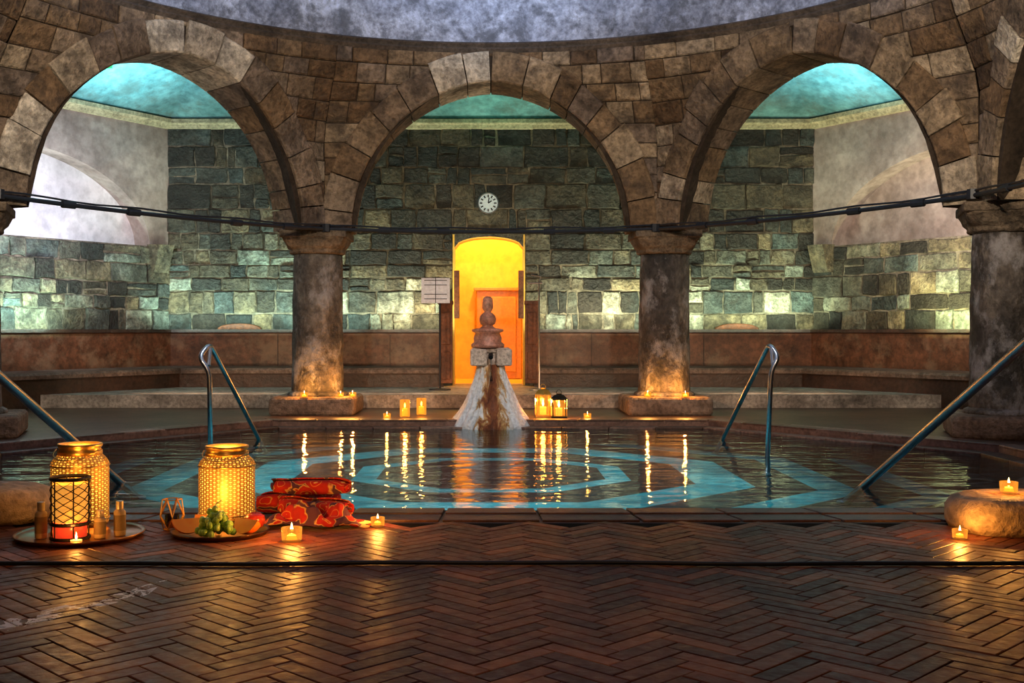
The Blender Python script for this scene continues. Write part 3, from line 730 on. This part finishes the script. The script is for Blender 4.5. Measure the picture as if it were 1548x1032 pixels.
def biglantern(x,y,z,r,h,E=7):
    e=empty('brass_lantern')
    body=h*.84
    def prof(t):
        if t<.06:return r*(.94+t)
        if t>.84:
            q=(t-.84)/.16;return r*(1-.26*(1-math.cos(q*math.pi/2)))
        return r
    nu,nv=44,32;z0,z1=z+.012,z+body
    vs=[];fs=[];n=nu*4;mrows=nv*4
    for ci in range(nu):
        for cj in range(nv):
            hole=.70 if (ci+cj)%2==0 else .30
            i0=ci*4;j0=cj*4;o_=len(vs)
            outer=[(i0,j0),(i0+2,j0),(i0+4,j0),(i0+4,j0+2),(i0+4,j0+4),(i0+2,j0+4),(i0,j0+4),(i0,j0+2)]
            cxx,cyy=i0+2,j0+2
            inner=[]
            for (a_,b_) in outer:
                ang=math.atan2(b_-cyy,a_-cxx);inner.append((cxx+2*hole*math.cos(ang),cyy+2*hole*math.sin(ang)))
            for (a_,b_) in outer+inner:
                aa=2*math.pi*a_/n;t=b_/mrows;rr=prof(t);vs.append((x+rr*math.cos(aa),y+rr*math.sin(aa),z0+(z1-z0)*t))
            fs+=[(o_+k,o_+(k+1)%8,o_+8+(k+1)%8,o_+8+k) for k in range(8)]
    mb=MB();mb.add(vs,fs,.5);mb.obj('pierced_body',M_gold2,e)
    mb=MB()
    mb.lathe([(r*.95,0),(r*.98,.004),(r*1.0,.02),(r*.94,.022),(r*.94,.004)],40,(x,y,z),cap=False)
    rn=r*.74
    mb.lathe([(rn,0),(rn*1.05,.006),(rn*1.03,.02),(rn*.96,h-body-.03),(rn*1.04,h-body-.02),(rn*1.04,h-body-.008),(rn*.93,h-body-.008),(rn*.9,0)],40,(x,y,z+body-.005),cap=False)
    for zz in(body*.845,.03):
        mb.tube([(x+(r*1.005)*math.cos(2*math.pi*k/40),y+(r*1.005)*math.sin(2*math.pi*k/40),z+zz) for k in range(41)],.004,6,cap=False)
    mb.tube([(x+rn*1.1*math.cos(math.pi*k/14+math.pi),y+rn*1.6*math.sin(math.pi*k/14+math.pi)-.01,z+body+.02-.034*math.sin(math.pi*k/14)) for k in range(15)],.003,6)
    mb.obj('rims_and_handle',M_gold,e,smooth=True)
    mb=MB();mb.lathe([(r*.4,.01),(r*.4,body*.5),(.003,body*.5)],24,(x,y,z));mb.obj('pillar_candle',M_wax,e)
    mb=MB();mb.lathe([(r*.88,.015),(r*.93,.03),(r*.93,body*.82),(r*.70,body*.97)],32,(x,y,z),cap=False);mb.obj('glow_liner',M_liner,e,smooth=True)
    flame(e,x,y,z+body*.5,2)
    lam('POINT','lantern_light',(x,y,z+body+.09),E*.4,(1,.45,.08),parent=e,shadow_soft_size=.04)
    lam('POINT','lantern_front_fill',(x+.02,y-r-.12,z+body*.45),E*.16,(1,.45,.08),parent=e,shadow_soft_size=.03)  # added light outside the lantern, brightens the front of its shell
xa,ya=PX(121,4.78),4.78
biglantern(xa,ya,.026,.118,.36,8)
xb,yb=PX(343,5.02),5.02
biglantern(xb,yb,.0075,.123,.345,14)
def tray(name,x,y,r,mat,z=.0065):
    mb=MB();mb.lathe([(.003,.004),(r*.9,.004),(r*.95,.012),(r,.02),(r*1.01,.017),(r*.95,.0),(.003,0)],48,(x,y,z),cap=False);return mb.obj(name,mat,smooth=True)
xt,yt=PX(121,4.62),4.62
tray('round_brass_tray',xt,yt,.255,plain('dark_brass',(.45,.22,.08),.3,1))
e=empty('lattice_lantern');xl,yl=PX(106,4.53),4.53;zl=.012
rl=.075
lattice('lattice_shell',xl,yl,zl+.06,zl+.235,rl,8,5,M_black,e,.006)
mb=MB()
for zz,rr in((.0,1.0),(.058,1.0),(.238,1.02)):
    mb.lathe([(rl*rr,zz),(rl*1.06*rr,zz+.004),(rl*1.06*rr,zz+.012),(rl*rr,zz+.015),(rl*.93*rr,zz+.008)],32,(xl,yl,zl),cap=False)
for k in range(6):
    a=k*math.pi/3;mb.tube([(xl+rl*math.cos(a),yl+rl*math.sin(a),zl),(xl+rl*math.cos(a),yl+rl*math.sin(a),zl+.245)],.003,6)
mb.obj('frame',M_black,e)
mb=MB();mb.lathe([(rl*.86,.012),(rl*.88,.07),(rl*.8,.072),(.003,.072)],28,(xl,yl,zl));mb.obj('red_glass',M_redglass,e,smooth=True)
mb=MB();mb.lathe([(rl*.9,.075),(rl*.9,.225)],28,(xl,yl,zl),cap=False)
mb.obj('amber_glow_liner',plain('amber_glow_liner',(.6,.3,.06),.5,0,(1,.38,.05),.75),e,smooth=True)  # added glowing liner in place of a flame inside
lam('POINT','lantern_light',(xl,yl-.0,zl+.3),1.0,(1,.45,.08),parent=e,shadow_soft_size=.02)
M_bot=plain('bottle_cream',(.6,.42,.2),.3);M_capm=plain('bottle_cap',(.75,.62,.42),.3,.5);M_lab=plain('bottle_label',(.3,.2,.08),.6)
for px,py0,py1,yy in((62,762,817,4.55),(151,770,812,4.56),(181,760,812,4.62)):
    x=PX(px,yy);h=(py1-py0)*yy/F;e=empty('toiletry_bottle');zb=.0115;r=.024
    mb=MB();mb.lathe([(r*.9,0),(r,.004),(r,h*.68),(r*.75,h*.74),(r*.5,h*.76)],24,(x,yy,zb));mb.obj('body',M_bot,e,smooth=True)
    mb=MB();mb.lathe([(r*.62,h*.76),(r*.62,h*.99),(r*.5,h)],20,(x,yy,zb));mb.obj('cap',M_capm,e,bevel=.001)
    mb=MB();mb.lathe([(r*1.02,h*.15),(r*1.02,h*.6)],24,(x,yy,zb),cap=False);mb.obj('label',M_lab,e,smooth=True)
tealight(PX(116,4.42),4.415,.0125,.8,.9,False)
x,y=PX(254,4.72),4.78;e=empty('geometric_candle_holder')
mb=MB();rb,rm,rt_=.035,.056,.04;h=.125
lv=[[(x+rr*math.cos(k*math.pi/3+.3+o_),y+rr*math.sin(k*math.pi/3+.3+o_),.010+z) for k in range(6)] for rr,z,o_ in((rb,0,0),(rm,.055,math.pi/6),(rt_,h,0))]
for k in range(6):
    j=(k+1)%6
    for a,b_ in((lv[0][k],lv[0][j]),(lv[2][k],lv[2][j]),(lv[0][k],lv[1][k]),(lv[0][j],lv[1][k]),(lv[1][k],lv[2][k]),(lv[1][k],lv[2][j])):mb.tube([a,b_],.0025,5)
mb.obj('wire_frame',M_gold,e)
mb=MB();mb.lathe([(.028,.004),(.03,.06),(.027,.06),(.025,.008)],20,(x,y,.010),cap=False);mb.obj('glass',M_glass,e,smooth=True)
mb=MB();mb.lathe([(.024,.006),(.025,.04),(.002,.04)],20,(x,y,.010));mb.obj('tea',plain('tea',(.35,.08,.02),.2),e)
# fruit tray
xf,yf=PX(333,4.68),4.68
tray('fruit_tray',xf,yf,.20,plain('tray_bronze',(.12,.06,.03),.35,1))
mb=MB();r2=random.Random(5)
for k in range(95):
    a=r2.uniform(0,6.28);q=r2.random()**.6;t=r2.random()
    x=xf-.0+.072*q*math.cos(a)*(1.1-t*.4);yq=yf-.10+.055*q*math.sin(a);z=.028+.11*t*(1-.45*q)
    mb.sphere((x,yq,z),.0135,10,(1,1,1.12))
mb.tube([(xf,yf-.09,.12),(xf+.005,yf-.08,.145),(xf+.02,yf-.07,.155)],.003,6)
mb.obj('grape_bunch',stone('grape_skin',[(0,(.18,.38,.05)),(.6,(.36,.64,.11)),(1,(.55,.8,.22))],.3,20,.85,1.1,.1,spec=.6,grain=.9),smooth=True)
M_oran=plain('orange_peel',(.90,.16,.012),.45);M_pulp=plain('orange_pulp',(1,.36,.06),.35,0,(1,.2,.02),.14)  # pulp has some emission to brighten it beyond the lamps
def wedge(name,x,y,z,r,rz,tilt,mp,mq):
    e=empty(name);M=Matrix.Translation((x,y,z))@Matrix.Rotation(rz,4,'Z')@Matrix.Rotation(tilt,4,'X')
    op=math.radians(80);vs=[]
    for j in range(13):
        th=math.pi*j/12
        for k in range(7):
            ph=-op/2+op*k/6-math.pi/2
            vs.append(M@Vector((r*math.cos(th),r*math.sin(th)*math.cos(ph),r*math.sin(th)*math.sin(ph))))
    fs=[(j*7+k,j*7+k+1,(j+1)*7+k+1,(j+1)*7+k) for j in range(12) for k in range(6)]
    mb=MB();mb.add(vs,fs);mb.obj('rind',mp,e,smooth=True)
    mb=MB();a=[vs[j*7] for j in range(13)];b_=[vs[j*7+6] for j in range(13)];mb.add(a,[tuple(range(13))]);mb.add(b_,[tuple(range(13))]);mb.obj('pulp',mq,e)
wedge('orange_wedge',xf-.12,yf-.06,.080,.064,.45,.15,M_oran,M_pulp)
wedge('orange_wedge',xf-.07,yf+.06,.075,.055,-.2,.15,M_oran,M_pulp)
wedge('orange_wedge',xf+.125,yf-.07,.080,.064,-.6,.15,M_oran,M_pulp)
e=empty('apple');mb=MB();mb.lathe([(.004,.012),(.018,.002),(.034,.012),(.042,.035),(.038,.056),(.02,.068),(.006,.06),(.001,.056)],28,(xf+.135,yf+.05,.018));mb.obj('flesh',plain('apple_skin',(.55,.04,.02),.25),e,smooth=True)
mb=MB();mb.tube([(xf+.135,yf+.05,.075),(xf+.138,yf+.05,.098)],.002,6);mb.obj('stem',M_wood,e)
# towels
M_tow,nt,b,o=nm('patterned_towel')
v=coord(nt,(1,1,1));nzz=noise(nt,8,3,.5,v)
vv=mixc(nt,v,nzz.outputs[1],.10,'MIX')
vo=nt.nodes.new('ShaderNodeTexVoronoi');vo.inputs['Scale'].default_value=15;nt.links.new(vv,vo.inputs['Vector'])
c=ramp(nt,[(0,(.85,.52,.16)),(.10,(.80,.42,.10)),(.13,(.50,.014,.008)),(.30,(.50,.014,.008)),(.33,(.70,.36,.08)),(.36,(.52,.015,.01)),(.58,(.36,.01,.01)),(.62,(.65,.38,.12)),(.66,(.08,.02,.05))],vo.outputs[0]).outputs[0]
nt.links.new(c,b.inputs['Base Color']);b.inputs['Roughness'].default_value=.9
nz=noise(nt,25,4,.55,v);bump(nt,b,nz.outputs[0],.6,.012)
def roll(x,y,z,r,L,rz,seed=0,name='rolled_towel'):
    e=empty(name);mb=MB();n=100;turns=3.4;pts=[]
    for k in range(n):
        t=k/(n-1);a=turns*2*math.pi*t-math.pi*.3;rr=r*(.10+.90*t)
        pts.append((rr,a))
    M=Matrix.Translation((x,y,z))@Matrix.Rotation(rz,4,'Z');vs=[];K=28
    for j in range(K+1):
        u=-L/2+L*j/K;q=j/K
        w=1+.06*math.sin(q*7+seed)+.03*math.sin(q*15+seed*2)-.18*abs(2*q-1)**6
        for (rr,a) in pts:
            rq=rr*w*(1+.05*math.sin(3*a+q*5+seed)+.025*math.sin(5*a-q*7))
            vs.append(M@Vector((u+.012*math.sin(a*.5+seed)*(2*q-1),rq*math.cos(a)*1.15+.01*math.sin(q*5+seed),max(.001,rq*math.sin(a)*.9+r*.95))))
    fs=[(j*n+k,j*n+k+1,(j+1)*n+k+1,(j+1)*n+k) for j in range(K) for k in range(n-1)]
    mb.add(vs,fs);o=mb.obj('cloth',M_tow,e,smooth=True)
    s=o.modifiers.new('s','SOLIDIFY');s.thickness=.005
    return e
xt2=PX(458,5.02)
roll(xt2-.04,5.16,.012,.056,.36,.12,0)
roll(xt2+.05,5.02,.012,.052,.33,-.28,2)
roll(xt2+.02,5.11,.100,.045,.34,-.10,4)
e=empty('crumpled_towel');mb=MB();nx,ny=60,28;vs=[]
x0=xt2-.13;y0=4.79
for j in range(ny+1):
    for i in range(nx+1):
        u=i/nx;w=j/ny
        env=(math.sin(math.pi*min(1,w*1.0+.02))**.7)*(min(1,u*6,(1-u)*5))
        z=.012+env*(.050+.026*math.sin(u*15+w*4)+.020*math.sin(w*11+u*9)+.012*math.sin(u*33-w*13))
        vs.append((x0+.40*u+.012*math.sin(w*9),y0+.15*w+.02*math.sin(u*8)+.006*math.sin(u*30),max(.010,z)))
mb.add(vs,[(j*(nx+1)+i,j*(nx+1)+i+1,(j+1)*(nx+1)+i+1,(j+1)*(nx+1)+i) for j in range(ny) for i in range(nx)])
o=mb.obj('cloth',M_tow,e,smooth=True);s=o.modifiers.new('s','SOLIDIFY');s.thickness=.008;s.offset=1
mb=MB()
for i in range(30):
    w=i/29;x=x0+.40+.012*math.sin(w*9);y=y0+.15*w+.02*math.sin(8);mb.tube([(x,y,.016),(x+.035,y+random.uniform(-.006,.006),.009)],.002,4)
mb.obj('fringe',plain('fringe_thread',(.7,.5,.25),.9),e)
mb=MB();pts=[(-5+10*k/80,4.05+.012*math.sin(k*.35)+.008*math.sin(k*.9),.014) for k in range(81)];mb.tube(pts,.008,8);mb.obj('floor_cable',M_iron,smooth=True)
# ---------------------------------------------------------------- lights
for (p,sx_,E,c) in [((-2.9,14.2,.95),2.4,46,(.68,1,.84)),((-1.0,14.2,.95),.9,16,(1,.95,.64)),((1.3,14.2,.95),1.4,24,(1,1,.70)),((3.0,14.2,.95),2.2,34,(.80,1,.68))]:
    lam('AREA','wall_washer',p,E,c,aim=(p[0],14.62,1.75),shape='RECTANGLE',size=sx_,size_y=.06)
for s,c,E in((-1,(.62,1,.82),30),(1,(.98,1,.48),26)):
    lam('AREA','wall_washer',(s*5.15,12.4,.95),E,c,aim=(s*5.6,12.7,1.7),shape='RECTANGLE',size=1.2,size_y=.06)
for s in(-1,1):
    lam('AREA','vault_uplight',(s*3.9,12.6,2.9),46,(.45,.90,1),aim=(s*4.0,12.9,4.5),shape='DISK',size=.3,spread=math.radians(110))
lam('AREA','vault_uplight',(0,13.2,3.0),5,(.4,1,.7),aim=(0,14.0,4.5),shape='DISK',size=.3,spread=math.radians(120))
lam('AREA','niche_light',(-4.3,11.9,1.9),50,(.90,.85,1),aim=(-5.6,12.9,2.6),shape='DISK',size=.3)
lam('AREA','niche_light',(4.3,11.9,1.9),42,(1,.82,.70),aim=(5.6,12.9,2.6),shape='DISK',size=.3)
for xx in(-3.2,3.2,-1.3,1.3):  # added fill lights that brighten the dado, not real fixtures
    lam('AREA','dado_fill_light',(xx,12.5,.25),6,(1,.58,.32),aim=(xx,14.5,.7),shape='RECTANGLE',size=1.6,size_y=.06)
for a in range(6):
    q=a*math.pi/3+.5
    lam('AREA','dome_uplight',(2.6*math.cos(q),7.4+2.6*math.sin(q),3.9),30,(.62,.76,1),aim=(3.3*math.cos(q),7.4+3.3*math.sin(q),5.4),shape='DISK',size=.4)
for s in(-1,1):  # added warm fill spots for the far arches, no fixtures there
    lam('SPOT','arcade_fill_spot',(s*1.6,3.8,3.2),620,(1,.80,.56),aim=(s*2.2,11.5,2.9),spot_size=math.radians(72),spot_blend=.8,shadow_soft_size=.08)
    lam('SPOT','arcade_fill_spot',(s*2.4,4.2,3.3),420,(1,.80,.56),aim=(s*4.0,10.0,3.1),spot_size=math.radians(72),spot_blend=.8,shadow_soft_size=.08)
lam('SPOT','pool_fill_spot',(0,7.6,7.2),1700,(.85,.97,1),aim=(0,7.9,0),spot_size=math.radians(38),spot_blend=.35,shadow_soft_size=.4)  # added spot to brighten the pool bottom, the dome has no opening here
lam('SPOT','fountain_fill_spot',(.9,6.2,3.7),300,(.95,.97,1),aim=(0,10.7,.3),spot_size=math.radians(11),spot_blend=.5,shadow_soft_size=.05)  # added narrow fill to whiten the fountain, not a real fixture
lam('SPOT','deck_fill_spot',(0,-.6,3.3),120,(1,.52,.22),aim=(0,4.1,0),spot_size=math.radians(85),spot_blend=.9,shadow_soft_size=.2)  # added warm fill behind the camera for the near floor
wd=bpy.data.worlds.new('world');scene.world=wd;wd.use_nodes=True;wd.node_tree.nodes['Background'].inputs[0].default_value=(.02,.025,.03,1)
# ---------------------------------------------------------------- camera
cam=bpy.data.cameras.new('camera');co=bpy.data.objects.new('camera',cam);scene.collection.objects.link(co)
co.location=(0,0,.85);co.rotation_euler=(math.pi/2,0,0);cam.sensor_width=36;cam.lens=F/1548*36
cam.shift_x=32/1548;cam.shift_y=-16/1548;cam.clip_start=.05
scene.camera=co
scene.view_settings.view_transform='Standard'
